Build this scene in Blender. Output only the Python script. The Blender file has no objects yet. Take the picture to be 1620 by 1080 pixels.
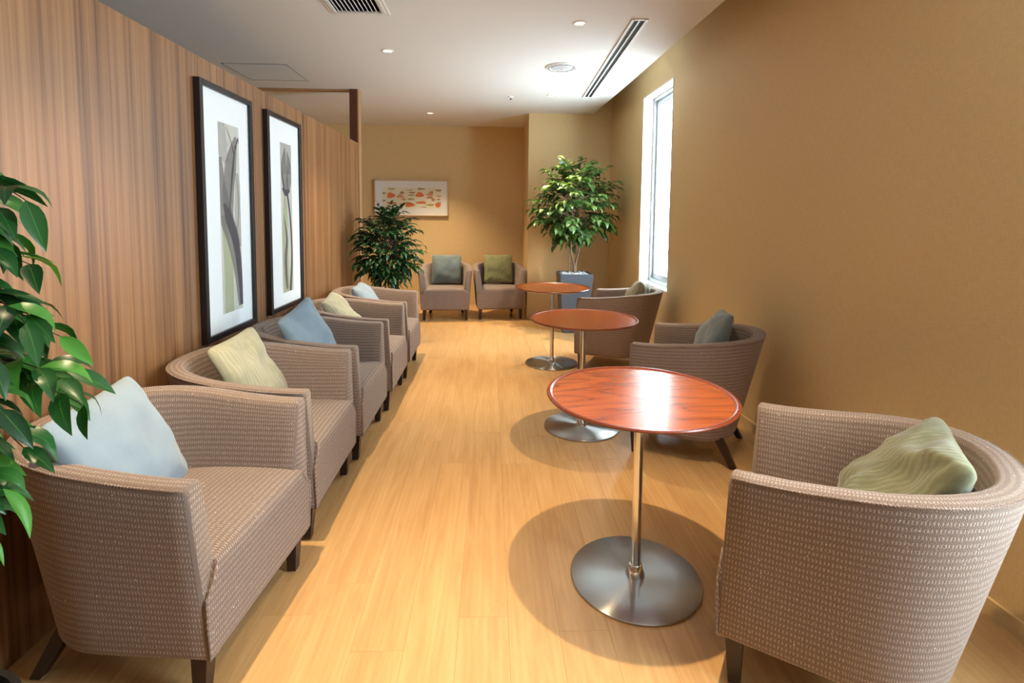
import bpy, bmesh, math, random
from mathutils import Vector, Matrix, Euler, noise

random.seed(7)
PI = math.pi
SC = bpy.context.scene
COL = SC.collection

# ------------------------------------------------------------------ camera
cam_d = bpy.data.cameras.new('camera')
cam_d.sensor_width = 36.0
cam_d.lens = 819.39 * 36.0 / 1620.0
cam_d.shift_y = -(540.0 - 400.57) / 1620.0
cam_d.clip_start = 0.02
cam = bpy.data.objects.new('camera', cam_d)
COL.objects.link(cam)
PITCH, YAW, ROLL, EYE = 0.072, 0.0409, 0.0097, 1.35
fw = Vector((math.sin(YAW) * math.cos(PITCH), math.cos(YAW) * math.cos(PITCH), -math.sin(PITCH)))
rt = Vector((math.cos(YAW), -math.sin(YAW), 0.0))
up = rt.cross(fw)
rt, up = (math.cos(ROLL) * rt + math.sin(ROLL) * up), (-math.sin(ROLL) * rt + math.cos(ROLL) * up)
m3 = Matrix((rt, up, -fw)).transposed()
cam.matrix_world = Matrix.Translation((0, 0, EYE)) @ m3.to_4x4()
SC.camera = cam

# ------------------------------------------------------------------ world, exposure
SC.view_settings.view_transform = 'Standard'
SC.view_settings.look = 'None'
SC.view_settings.gamma = 1.0
SC.view_settings.use_curve_mapping = False
SC.view_settings.exposure = -0.15
world = bpy.data.worlds.new('overcast_sky')
SC.world = world
world.use_nodes = True
bg = world.node_tree.nodes['Background']
bg.inputs['Color'].default_value = (0.76, 0.90, 1.0, 1)
SKY = 37.0
bg.inputs['Strength'].default_value = SKY
LAMP_COL = (1.0, 0.77, 0.47)
LAMP_W = 300.0

# ------------------------------------------------------------------ room numbers
H = 2.67            # suspended ceiling
HS = 2.95           # slab above it
XW, HP, YE = -1.42, 2.107, 5.74   # wood partition: face, height, far end
YF = 7.85           # far wall
YP, XP = 6.75, 0.478  # column front face and left corner
WA = math.atan2(0.18, 5.3)        # the window wall runs slightly inwards
WO = Vector((1.73, 1.40, 0))
def wallpt(y, x=0.0, z=0.0):
    return WO + Matrix.Rotation(WA, 3, 'Z') @ Vector((x, y, z))
WIN = [(3.25, 4.07, 0.66, 2.595), (-1.25, -0.40, 0.40, 2.595)]  # windows along that wall (local y, z)

# portals for the daylight
for k, (y0, y1, z0, z1) in enumerate(WIN):
    ld = bpy.data.lights.new('daylight_portal', 'AREA')
    ld.shape = 'RECTANGLE'; ld.size = z1 - z0; ld.size_y = y1 - y0
    ld.cycles.is_portal = True
    lo = bpy.data.objects.new('daylight_portal', ld); COL.objects.link(lo)
    lo.location = wallpt((y0 + y1) / 2, 0.17, (z0 + z1) / 2)
    lo.rotation_euler = Euler((0, PI / 2, WA))

# ------------------------------------------------------------------ node helpers
def newmat(name):
    m = bpy.data.materials.new(name); m.use_nodes = True
    nt = m.node_tree
    return m, nt, nt.nodes['Principled BSDF']
def nd(nt, t, ins=None, **props):
    n = nt.nodes.new('ShaderNode' + t)
    for k, v in props.items(): setattr(n, k, v)
    for k, v in (ins or {}).items():
        s = n.inputs[k]
        if hasattr(v, 'is_output') or isinstance(v, bpy.types.NodeSocket): nt.links.new(v, s)
        else: s.default_value = v
    return n
def c4(c): return (c[0], c[1], c[2], 1.0)
def ramp(nt, fac, stops, interp='LINEAR'):
    r = nt.nodes.new('ShaderNodeValToRGB'); r.color_ramp.interpolation = interp
    el = r.color_ramp.elements
    while len(el) < len(stops): el.new(0.5)
    for e, (p, c) in zip(el, stops): e.position = p; e.color = c4(c)
    nt.links.new(fac, r.inputs[0]); return r.outputs[0]
def mth(nt, op, a, b=None, c=None):
    n = nt.nodes.new('ShaderNodeMath'); n.operation = op
    for i, v in enumerate((a, b, c)):
        if v is None: continue
        if isinstance(v, bpy.types.NodeSocket): nt.links.new(v, n.inputs[i])
        else: n.inputs[i].default_value = v
    return n.outputs[0]
def mixc(nt, f, a, b, typ='MIX'):
    n = nt.nodes.new('ShaderNodeMix'); n.data_type = 'RGBA'; n.blend_type = typ
    for i, v in ((0, f), (6, a), (7, b)):
        if isinstance(v, bpy.types.NodeSocket): nt.links.new(v, n.inputs[i])
        else: n.inputs[i].default_value = v if i == 0 else c4(v)
    return n.outputs[2]
def coords(nt, kind='Object', scale=(1, 1, 1), loc=None):
    tc = nt.nodes.new('ShaderNodeTexCoord')
    mp = nd(nt, 'Mapping', {'Vector': tc.outputs[kind], 'Scale': scale})
    if loc is not None: nt.links.new(loc, mp.inputs['Location'])
    return mp.outputs[0]
def bump(nt, bs, h, strength=0.3, dist=0.002):
    b = nd(nt, 'Bump', {'Height': h, 'Strength': strength, 'Distance': dist})
    nt.links.new(b.outputs[0], bs.inputs['Normal'])
def plain(name, col, rough=0.5, metal=0.0, spec=0.5):
    m, nt, bs = newmat(name)
    bs.inputs['Base Color'].default_value = c4(col); bs.inputs['Roughness'].default_value = rough
    bs.inputs['Metallic'].default_value = metal; bs.inputs['Specular IOR Level'].default_value = spec
    # a little grain so nothing is perfectly flat
    nz = nd(nt, 'TexNoise', {'Vector': coords(nt), 'Scale': 60.0, 'Detail': 3.0})
    r = mth(nt, 'MULTIPLY_ADD', nz.outputs[0], 0.12, rough - 0.06)
    nt.links.new(r, bs.inputs['Roughness'])
    return m

# ------------------------------------------------------------------ materials
M = {}
def m_floor():
    m, nt, bs = newmat('maple_laminate')
    oi = nd(nt, 'ObjectInfo')
    off = nd(nt, 'CombineXYZ', {'X': mth(nt, 'MULTIPLY', oi.outputs['Random'], 37.0), 'Y': mth(nt, 'MULTIPLY', oi.outputs['Random'], 91.0), 'Z': 0.0}).outputs[0]
    v = coords(nt, 'Object', (14, 1.3, 1), off)
    n1 = nd(nt, 'TexNoise', {'Vector': v, 'Scale': 1.6, 'Detail': 5.0, 'Roughness': 0.6, 'Distortion': 0.6}).outputs[0]
    v2 = coords(nt, 'Object', (160, 4, 1), off)
    n2 = nd(nt, 'TexNoise', {'Vector': v2, 'Scale': 1.0, 'Detail': 3.0}).outputs[0]
    w = nd(nt, 'TexWave', {'Vector': v, 'Scale': 0.9, 'Distortion': 6.0, 'Detail': 2.0, 'Detail Scale': 0.8}, wave_type='RINGS', rings_direction='Y').outputs[1]
    c = ramp(nt, n1, [(0.25, (0.50, 0.275, 0.105)), (0.5, (0.60, 0.35, 0.145)), (0.75, (0.68, 0.42, 0.19))])
    c = mixc(nt, mth(nt, 'MULTIPLY', w, 0.16), c, (0.42, 0.22, 0.08))
    c = mixc(nt, mth(nt, 'MULTIPLY', n2, 0.18), c, (0.44, 0.23, 0.09))
    tone = mth(nt, 'MULTIPLY_ADD', oi.outputs['Random'], 0.07, 0.96)
    c = mixc(nt, 1.0, c, nd(nt, 'CombineColor', {0: tone, 1: tone, 2: tone}).outputs[0], 'MULTIPLY')
    nt.links.new(c, bs.inputs['Base Color'])
    bs.inputs['Roughness'].default_value = 0.33
    bump(nt, bs, n2, 0.05, 0.0006)
    return m
M['floor'] = m_floor()
def m_zebra():
    m, nt, bs = newmat('teak_veneer')
    n1 = nd(nt, 'TexNoise', {'Vector': coords(nt, 'Object', (46, 46, 0.5)), 'Scale': 1.0, 'Detail': 4.0, 'Roughness': 0.65}).outputs[0]
    n2 = nd(nt, 'TexNoise', {'Vector': coords(nt, 'Object', (13, 13, 0.10)), 'Scale': 1.0, 'Detail': 3.0, 'Distortion': 0.2}).outputs[0]
    n3 = nd(nt, 'TexNoise', {'Vector': coords(nt, 'Object', (150, 150, 2.5)), 'Scale': 1.0, 'Detail': 2.0}).outputs[0]
    f = mth(nt, 'ADD', mth(nt, 'MULTIPLY', n1, 0.62), mth(nt, 'MULTIPLY', n2, 0.42))
    c = ramp(nt, f, [(0.37, (0.070, 0.029, 0.012)), (0.46, (0.20, 0.090, 0.036)), (0.54, (0.295, 0.142, 0.057)), (0.68, (0.41, 0.215, 0.095))])
    c = mixc(nt, mth(nt, 'MULTIPLY', n3, 0.4), c, (0.21, 0.092, 0.036))
    nt.links.new(c, bs.inputs['Base Color']); bs.inputs['Roughness'].default_value = 0.42
    bump(nt, bs, n3, 0.12, 0.0006)
    return m
M['teak'] = m_zebra()
def m_wallpaper():
    m, nt, bs = newmat('woven_wallpaper')
    a = nd(nt, 'TexNoise', {'Vector': coords(nt, 'Object', (240, 240, 30)), 'Scale': 1.0, 'Detail': 2.0}).outputs[0]
    b = nd(nt, 'TexNoise', {'Vector': coords(nt, 'Object', (24, 24, 300)), 'Scale': 1.0, 'Detail': 2.0}).outputs[0]
    f = mth(nt, 'ADD', mth(nt, 'MULTIPLY', a, 0.5), mth(nt, 'MULTIPLY', b, 0.5))
    c = ramp(nt, f, [(0.35, (0.66, 0.465, 0.225)), (0.65, (0.74, 0.535, 0.275))])
    nt.links.new(c, bs.inputs['Base Color']); bs.inputs['Roughness'].default_value = 0.62
    bump(nt, bs, f, 0.07, 0.0006)
    return m
M['paper'] = m_wallpaper()
M['ceil'] = plain('ceiling_paint', (0.74, 0.73, 0.71), 0.8, 0, 0.2)
M['white'] = plain('white_paint', (0.82, 0.82, 0.81), 0.45)
M['offwhite'] = plain('offwhite_metal', (0.70, 0.68, 0.65), 0.45)
M['grille'] = plain('speaker_mesh', (0.5, 0.5, 0.5), 0.7)
M['dark'] = plain('dark_void', (0.015, 0.014, 0.013), 0.8)
M['alu'] = plain('brushed_aluminium', (0.62, 0.64, 0.66), 0.35, 0.9)
M['mahog'] = plain('dark_mahogany', (0.11, 0.035, 0.014), 0.4)
M['edge'] = plain('light_wood_edging', (0.42, 0.23, 0.11), 0.45)
M['black_frame'] = plain('black_lacquer', (0.012, 0.008, 0.009), 0.35)
M['mat'] = plain('mount_board', (0.83, 0.87, 0.90), 0.6)
M['legwood'] = plain('wenge_leg', (0.022, 0.010, 0.007), 0.35)
M['glide'] = plain('nylon_glide', (0.55, 0.53, 0.5), 0.5)
M['slate'] = plain('slate_grey_planter', (0.085, 0.10, 0.125), 0.5)
M['blackpot'] = plain('black_plastic_pot', (0.012, 0.012, 0.013), 0.4)
M['soil'] = plain('potting_soil', (0.03, 0.02, 0.014), 0.9)
M['pebble'] = plain('white_pebbles', (0.75, 0.74, 0.72), 0.6)
M['chrome'] = plain('chrome', (0.75, 0.75, 0.76), 0.16, 1.0)
M['palewood'] = plain('pale_wood_frame', (0.62, 0.45, 0.32), 0.45)
def m_fabric():
    m, nt, bs = newmat('woven_tweed')
    uv = nt.nodes.new('ShaderNodeTexCoord').outputs['UV']
    wob = nd(nt, 'TexNoise', {'Vector': uv, 'Scale': 90.0, 'Detail': 1.0}).outputs['Color']
    sx = nd(nt, 'SeparateXYZ', {'Vector': uv})
    sw = nd(nt, 'SeparateColor', {'Color': wob})
    u = mth(nt, 'MULTIPLY_ADD', sw.outputs[0], 0.0055, sx.outputs[0]); v = mth(nt, 'MULTIPLY_ADD', sw.outputs[1], 0.0050, sx.outputs[1])
    vr = mth(nt, 'FRACT', mth(nt, 'DIVIDE', v, 0.0190))
    band = mth(nt, 'SUBTRACT', 1.0, mth(nt, 'MULTIPLY', mth(nt, 'ABSOLUTE', mth(nt, 'SUBTRACT', vr, 0.5)), 2.5))   # peak in mid row
    band = mth(nt, 'MINIMUM', mth(nt, 'MAXIMUM', mth(nt, 'MULTIPLY', band, 1.9), 0.0), 1.0)
    us = mth(nt, 'SINE', mth(nt, 'MULTIPLY', mth(nt, 'DIVIDE', u, 0.0086), 2 * PI))
    dots = mth(nt, 'MULTIPLY', band, mth(nt, 'MINIMUM', mth(nt, 'MAXIMUM', mth(nt, 'MULTIPLY_ADD', us, 1.1, 0.35), 0.0), 1.0))
    fine = mth(nt, 'MULTIPLY_ADD', mth(nt, 'MULTIPLY', mth(nt, 'SINE', mth(nt, 'MULTIPLY', v, 2 * PI / 0.0063)), mth(nt, 'SINE', mth(nt, 'MULTIPLY', u, 2 * PI / 0.0043))), 0.22, 0.30)
    nz = nd(nt, 'TexNoise', {'Vector': uv, 'Scale': 420.0, 'Detail': 2.0}).outputs[0]
    f = mth(nt, 'ADD', mth(nt, 'MAXIMUM', mth(nt, 'MULTIPLY', dots, 0.66), fine), mth(nt, 'MULTIPLY_ADD', nz, 1.15, -0.575))
    c = ramp(nt, f, [(0.05, (0.105, 0.068, 0.051)), (0.42, (0.265, 0.188, 0.151)), (0.95, (0.56, 0.465, 0.405))])
    slub = nd(nt, 'TexNoise', {'Vector': uv, 'Scale': 130.0, 'Detail': 0.0}).outputs[0]
    c = mixc(nt, mth(nt, 'GREATER_THAN', slub, 0.84), c, (0.72, 0.66, 0.58))
    nt.links.new(c, bs.inputs['Base Color'])
    bs.inputs['Roughness'].default_value = 0.9; bs.inputs['Specular IOR Level'].default_value = 0.2
    bs.inputs['Sheen Weight'].default_value = 0.25; bs.inputs['Sheen Roughness'].default_value = 0.4
    bs.inputs['Sheen Tint'].default_value = (0.95, 0.88, 0.82, 1)
    bump(nt, bs, f, 0.55, 0.0022)
    return m
M['tweed'] = m_fabric()
def m_cushion(name, col, col2, ribs=0.0):
    m, nt, bs = newmat(name)
    v = coords(nt, 'Object')
    nz = nd(nt, 'TexNoise', {'Vector': v, 'Scale': 6.0, 'Detail': 4.0}).outputs[0]
    fine = nd(nt, 'TexNoise', {'Vector': v, 'Scale': 500.0, 'Detail': 1.0}).outputs[0]
    f = mth(nt, 'ADD', nz, mth(nt, 'MULTIPLY_ADD', fine, 0.3, -0.15))
    hgt = fine
    if ribs:
        sx = nd(nt, 'SeparateXYZ', {'Vector': v})
        ph = mth(nt, 'MULTIPLY_ADD', nd(nt, 'TexNoise', {'Vector': v, 'Scale': 14.0, 'Detail': 2.0}).outputs[0], 0.014, sx.outputs[1])
        rb = mth(nt, 'MULTIPLY_ADD', mth(nt, 'SINE', mth(nt, 'MULTIPLY', ph, 2 * PI / ribs)), 0.5, 0.5)
        crk = nd(nt, 'TexNoise', {'Vector': coords(nt, 'Object', (1, 1, 0.35)), 'Scale': 34.0, 'Detail': 3.0}).outputs[0]
        rb = mth(nt, 'MULTIPLY_ADD', mth(nt, 'MULTIPLY', rb, mth(nt, 'MULTIPLY_ADD', crk, 2.4, -0.65)), 0.75, mth(nt, 'MULTIPLY', crk, 0.4))
        f = mth(nt, 'ADD', mth(nt, 'MULTIPLY', f, 0.65), mth(nt, 'MULTIPLY', rb, 0.38)); hgt = rb
    c = ramp(nt, f, [(0.25, col2), (0.65, col)])
    nt.links.new(c, bs.inputs['Base Color']); bs.inputs['Roughness'].default_value = 0.85
    bs.inputs['Specular IOR Level'].default_value = 0.2
    bs.inputs['Sheen Weight'].default_value = 0.3
    bump(nt, bs, hgt, 0.4 if ribs else 0.15, 0.004 if ribs else 0.001)
    return m
M['c_blue'] = m_cushion('pale_blue_linen', (0.26, 0.325, 0.385), (0.205, 0.26, 0.315))
M['c_blue2'] = m_cushion('blue_grey_linen', (0.23, 0.31, 0.38), (0.17, 0.24, 0.30))
M['c_cream'] = m_cushion('cream_crinkle', (0.43, 0.405, 0.28), (0.29, 0.275, 0.18), 0.016)
M['c_green'] = m_cushion('sage_crinkle', (0.20, 0.198, 0.118), (0.10, 0.098, 0.05), 0.017)
M['c_olive'] = m_cushion('olive_rib', (0.27, 0.27, 0.13), (0.15, 0.15, 0.06), 0.014)
M['c_grey'] = m_cushion('grey_linen', (0.22, 0.25, 0.24), (0.16, 0.185, 0.18))
M['c_teal'] = m_cushion('teal_grey_linen', (0.17, 0.215, 0.225), (0.12, 0.16, 0.17))
M['c_beige'] = m_cushion('khaki_crinkle', (0.42, 0.40, 0.28), (0.26, 0.24, 0.15), 0.016)
def m_tabletop():
    m, nt, bs = newmat('cherry_veneer')
    oi = nd(nt, 'ObjectInfo')
    off = nd(nt, 'CombineXYZ', {'X': mth(nt, 'MULTIPLY', oi.outputs['Random'], 9.0), 'Y': mth(nt, 'MULTIPLY', oi.outputs['Random'], 3.0), 'Z': 0.0}).outputs[0]
    v = coords(nt, 'Object', (1.1, 9, 1), off)
    w0 = nd(nt, 'TexNoise', {'Vector': coords(nt, 'Object', (1.6, 5.0, 1), off), 'Scale': 1.0, 'Detail': 1.5, 'Distortion': 0.3}).outputs[0]
    w = mth(nt, 'PINGPONG', mth(nt, 'MULTIPLY', w0, 16.0), 1.0)
    n = nd(nt, 'TexNoise', {'Vector': coords(nt, 'Object', (6, 150, 1), off), 'Scale': 1.0, 'Detail': 3.0}).outputs[0]
    f = mth(nt, 'ADD', mth(nt, 'MULTIPLY', mth(nt, 'POWER', w, 0.4), 0.34), mth(nt, 'MULTIPLY', n, 0.75))
    c = ramp(nt, f, [(0.30, (0.15, 0.026, 0.008)), (0.52, (0.30, 0.058, 0.012)), (0.85, (0.41, 0.095, 0.021))])
    nt.links.new(c, bs.inputs['Base Color']); bs.inputs['Roughness'].default_value = 0.24
    bs.inputs['Coat Weight'].default_value = 0.5; bs.inputs['Coat Roughness'].default_value = 0.16
    bump(nt, bs, n, 0.04, 0.0005)
    return m
M['cherry'] = m_tabletop()
M['cherry_rim'] = plain('cherry_rim', (0.17, 0.030, 0.010), 0.25)
def m_steel():
    m, nt, bs = newmat('spun_steel')
    bs.inputs['Base Color'].default_value = (0.46, 0.46, 0.45, 1); bs.inputs['Metallic'].default_value = 1.0
    bs.inputs['Roughness'].default_value = 0.30; bs.inputs['Anisotropic'].default_value = 0.94; bs.inputs['Anisotropic Rotation'].default_value = 0.25
    tg = nd(nt, 'Tangent', direction_type='RADIAL', axis='Z'); nt.links.new(tg.outputs[0], bs.inputs['Tangent'])
    n = nd(nt, 'TexNoise', {'Vector': coords(nt), 'Scale': 14.0, 'Detail': 2.0}).outputs[0]
    nt.links.new(mth(nt, 'MULTIPLY_ADD', n, 0.1, 0.25), bs.inputs['Roughness'])
    return m
M['steel'] = m_steel()
def m_leaf(name, c1, c2, c3, light=0.85):
    m, nt, bs = newmat(name)
    oi = nd(nt, 'ObjectInfo')
    g = nd(nt, 'NewGeometry')
    rnd = mth(nt, 'FRACT', mth(nt, 'ADD', oi.outputs['Random'], g.outputs['Random Per Island']))
    c = ramp(nt, rnd, [(0.0, c1), (0.55, c2), (light, c2), (1.0, c3)])
    uvx = nd(nt, 'SeparateXYZ', {'Vector': nt.nodes.new('ShaderNodeTexCoord').outputs['UV']})
    vein = mth(nt, 'LESS_THAN', mth(nt, 'ABSOLUTE', mth(nt, 'SUBTRACT', uvx.outputs[0], 0.5)), 0.025)
    c = mixc(nt, mth(nt, 'MULTIPLY', vein, 0.5), c, c3)
    nt.links.new(c, bs.inputs['Base Color']); bs.inputs['Roughness'].default_value = 0.32
    bs.inputs['Specular IOR Level'].default_value = 0.5
    tr = nd(nt, 'BsdfTranslucent', {'Color': mixc(nt, 1.0, c, (1.2, 1.5, 0.5), 'MULTIPLY')})
    mx = nd(nt, 'MixShader', {0: 0.22, 1: bs.outputs[0], 2: tr.outputs[0]})
    nt.links.new(mx.outputs[0], nt.nodes['Material Output'].inputs[0])
    return m
M['leaf_near'] = m_leaf('ficus_leaf', (0.008, 0.045, 0.012), (0.022, 0.105, 0.024), (0.09, 0.30, 0.04), 0.78)
M['leaf_far'] = m_leaf('dark_ficus_leaf', (0.008, 0.036, 0.012), (0.022, 0.085, 0.028), (0.07, 0.17, 0.05), 0.85)
M['leaf_light'] = m_leaf('mottled_leaf', (0.022, 0.060, 0.012), (0.06, 0.13, 0.025), (0.26, 0.36, 0.13), 0.7)
def m_bark():
    m, nt, bs = newmat('bark')
    n = nd(nt, 'TexNoise', {'Vector': coords(nt, 'Object', (40, 40, 8)), 'Scale': 1.0, 'Detail': 4.0}).outputs[0]
    c = ramp(nt, n, [(0.3, (0.13, 0.075, 0.04)), (0.7, (0.36, 0.24, 0.15))])
    nt.links.new(c, bs.inputs['Base Color']); bs.inputs['Roughness'].default_value = 0.8
    bump(nt, bs, n, 0.4, 0.003); return m
M['bark'] = m_bark()
M['darkbark'] = plain('dark_stem', (0.035, 0.020, 0.012), 0.7)
def m_glass():
    m, nt, bs = newmat('window_glass')
    t = nd(nt, 'BsdfTransparent', {'Color': (0.97, 0.99, 0.98, 1)}); g = nd(nt, 'BsdfGlossy', {'Roughness': 0.02})
    mx = nd(nt, 'MixShader', {0: 0.06, 1: t.outputs[0], 2: g.outputs[0]})
    nt.links.new(mx.outputs[0], nt.nodes['Material Output'].inputs[0]); return m
M['glass'] = m_glass()
def m_emit(name, col, s):
    m, nt, bs = newmat(name)
    bs.inputs['Emission Color'].default_value = c4(col); bs.inputs['Emission Strength'].default_value = s
    bs.inputs['Base Color'].default_value = (0.9, 0.9, 0.9, 1); return m
M['bulb'] = m_emit('lamp_glow', (1.0, 0.82, 0.55), 14.0)
M['reflector'] = plain('lamp_reflector', (0.9, 0.88, 0.84), 0.25, 0.6)
def m_print(name, col, alpha):
    m, nt, bs = newmat(name)
    nz = nd(nt, 'TexNoise', {'Vector': coords(nt, 'Object', (40, 40, 6)), 'Scale': 1.0, 'Detail': 3.0}).outputs[0]
    c = mixc(nt, mth(nt, 'MULTIPLY', nz, 0.5), col, tuple(min(1, x * 1.7 + 0.05) for x in col))
    nt.links.new(c, bs.inputs['Base Color']); bs.inputs['Roughness'].default_value = 0.6; bs.inputs['Alpha'].default_value = alpha
    return m

# ------------------------------------------------------------------ mesh helpers
def link(name, me, mat=None, parent=None, loc=None, rot=None):
    o = bpy.data.objects.new(name, me); COL.objects.link(o)
    if mat is not None and me is not None and not me.materials:
        me.materials.append(M[mat] if isinstance(mat, str) else mat)
    if parent is not None: o.parent = parent
    if loc is not None: o.location = loc
    if rot is not None: o.rotation_euler = rot
    return o
def mesh(name, vs, fs, smooth=False, uvs=None):
    me = bpy.data.meshes.new(name); me.from_pydata([tuple(v) for v in vs], [], fs); me.update()
    if uvs is not None:
        l = me.uv_layers.new(name='UVMap')
        for p in me.polygons:
            for li in p.loop_indices: l.data[li].uv = uvs[me.loops[li].vertex_index]
    if smooth:
        for p in me.polygons: p.use_smooth = True
    return me
def tag(o, label, cat, group=None):
    o['label'] = label; o['category'] = cat
    if group: o['group'] = group
    return o
def thing(name, label, cat, loc=(0, 0, 0), rz=0.0, group=None):
    o = bpy.data.objects.new(name, None); COL.objects.link(o); o.empty_display_size = 0.1
    o.location = loc; o.rotation_euler = (0, 0, rz)
    return tag(o, label, cat, group)
def struct(o): o['kind'] = 'structure'; return o
class B:
    """collects shapes into one mesh"""
    def __init__(s): s.v = []; s.f = []
    def box(s, x0, x1, y0, y1, z0, z1):
        b = len(s.v)
        s.v += [(x0, y0, z0), (x1, y0, z0), (x1, y1, z0), (x0, y1, z0), (x0, y0, z1), (x1, y0, z1), (x1, y1, z1), (x0, y1, z1)]
        s.f += [(b, b + 3, b + 2, b + 1), (b + 4, b + 5, b + 6, b + 7), (b, b + 1, b + 5, b + 4), (b + 1, b + 2, b + 6, b + 5), (b + 2, b + 3, b + 7, b + 6), (b + 3, b, b + 4, b + 7)]
        return s
    def quad(s, a, b, c, d):
        n = len(s.v); s.v += [a, b, c, d]; s.f.append((n, n + 1, n + 2, n + 3)); return s
    def lathe(s, prof, n=48, cap0=True, cap1=True):
        b = len(s.v); k = len(prof)
        for i in range(n):
            a = 2 * PI * i / n
            for r, z in prof: s.v.append((r * math.cos(a), r * math.sin(a), z))
        for i in range(n):
            j = (i + 1) % n
            for q in range(k - 1): s.f.append((b + i * k + q, b + j * k + q, b + j * k + q + 1, b + i * k + q + 1))
        if cap0: s.f.append(tuple(b + i * k for i in reversed(range(n))))
        if cap1: s.f.append(tuple(b + i * k + k - 1 for i in range(n)))
        return s
    def tube(s, pts, rads, n=8):
        pts = [Vector(p) for p in pts]; b = len(s.v); m = len(pts)
        ref = Vector((0.31, 0.52, 0.79))
        for i, p in enumerate(pts):
            t = (pts[min(i + 1, m - 1)] - pts[max(i - 1, 0)]).normalized()
            x = t.cross(ref).normalized(); y = t.cross(x).normalized()
            r = rads[i] if isinstance(rads, (list, tuple)) else rads
            for k in range(n):
                a = 2 * PI * k / n; s.v.append(tuple(p + x * (r * math.cos(a)) + y * (r * math.sin(a))))
        for i in range(m - 1):
            for k in range(n):
                k2 = (k + 1) % n
                s.f.append((b + i * n + k, b + i * n + k2, b + (i + 1) * n + k2, b + (i + 1) * n + k))
        s.f.append(tuple(b + k for k in reversed(range(n)))); s.f.append(tuple(b + (m - 1) * n + k for k in range(n)))
        return s
    def mesh(s, name, smooth=False): return mesh(name, s.v, s.f, smooth)
    def obj(s, name, mat, parent=None, smooth=False, loc=None, rot=None, bevel=0.0):
        o = link(name, s.mesh(name, smooth), mat, parent, loc, rot)
        if bevel:
            mod = o.modifiers.new('bevel', 'BEVEL'); mod.width = bevel; mod.segments = 2; mod.limit_method = 'ANGLE'
        if smooth and not bevel:
            o.data.set_sharp_from_angle(angle=math.radians(40))
        return o
def holed(rects, U, V, put):
    """rectangle U x V with rectangular holes: put(u0,u1,v0,v1) for each solid cell"""
    us = sorted({U[0], U[1], *[r[0] for r in rects], *[r[1] for r in rects]}); vs = sorted({V[0], V[1], *[r[2] for r in rects], *[r[3] for r in rects]})
    for a, b in zip(us, us[1:]):
        for c, d in zip(vs, vs[1:]):
            um, vm = (a + b) / 2, (c + d) / 2
            if any(r[0] < um < r[1] and r[2] < vm < r[3] for r in rects): continue
            put(a, b, c, d)

# ================================================================== STRUCTURE
floor = struct(B().box(-4.3, 2.15, -3.1, 8.0, -0.10, -0.009).obj('floor', 'floor'))
PW = 0.165
plank_meshes = {}
def plank_mesh(L):
    if L not in plank_meshes:
        w, g = PW / 2 - 0.0002, 0.0007
        h, b = L / 2 - 0.0002, L / 2 - 0.0009
        vs = [(-w, -h, -0.0085), (w, -h, -0.0085), (w, h, -0.0085), (-w, h, -0.0085),
              (-w, -h, -0.0005), (w, -h, -0.0005), (w, h, -0.0005), (-w, h, -0.0005),
              (-w + g, -b, 0), (w - g, -b, 0), (w - g, b, 0), (-w + g, b, 0)]
        fs = [(8, 9, 10, 11)] + [(i, (i + 1) % 4, (i + 1) % 4 + 4, i + 4) for i in range(4)] + [(i + 4, (i + 1) % 4 + 4, (i + 1) % 4 + 8, i + 8) for i in range(4)]
        plank_meshes[L] = mesh('plank', vs, fs)
    return plank_meshes[L]
rx = -0.594 - 5 * PW + PW / 2
row = 0
while rx < 1.85:
    y = -0.9 + random.uniform(-0.9, 0.0) if row != 5 else 1.831 - 2 * 1.5
    while y < YF:
        L = 1.5
        link('plank', plank_mesh(L), 'floor', floor, (rx, y + L / 2, 0)); y += L
    rx += PW; row += 1

# ceiling with openings for the recessed fittings
VENT = (-1.017, -0.717, 3.12, 3.52)
DL = [(-0.844, 4.33), (0.60, 3.63), (-0.80, 6.87), (0.65, 5.76), (0.585, 1.62), (-0.85, 1.78)]
holes = [VENT] + [(x - 0.033, x + 0.033, y - 0.033, y + 0.033) for x, y in DL]
def ceil_edge(y): return 1.475 + (y - 1.0) * (1.312 - 1.475) / (YP - 1.0)
cb = B()
holed(holes, (-4.2, 1.2), (-3.0, YF), lambda a, b, c, d: cb.quad((a, c, H), (a, d, H), (b, d, H), (b, c, H)))
ys = [-3.0, YP, YF]
for c, d in zip(ys, ys[1:]):
    e0, e1 = ceil_edge(c), ceil_edge(d)
    cb.quad((1.2, c, H), (1.2, d, H), (e1, d, H), (e0, c, H))
    cb.quad((e0, c, H), (e1, d, H), (e1, d, H + 0.16), (e0, c, H + 0.16))
ceiling = struct(cb.obj('ceiling', 'ceil'))
B().box(-4.3, 2.15, -3.1, 8.0, HS, HS + 0.1).obj('ceiling_slab', 'ceil', ceiling)

struct(B().box(XW - 0.06, XW, -3.0, YE - 0.10, 0, HP).obj('wall_left', 'teak'))
struct(B().box(-4.3, 0.6, YF, YF + 0.1, 0, HS).obj('wall_far', 'paper'))
struct(B().box(XP, 1.75, YP, YF + 0.1, 0, H + 0.25).obj('wall_column', 'paper'))
struct(B().box(-4.3, -4.2, -3.0, YF, 0, HS).obj('wall_side', 'paper'))
struct(B().box(-4.3, 2.15, -3.1, -3.0, 0, HS).obj('wall_back', 'paper'))
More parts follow.
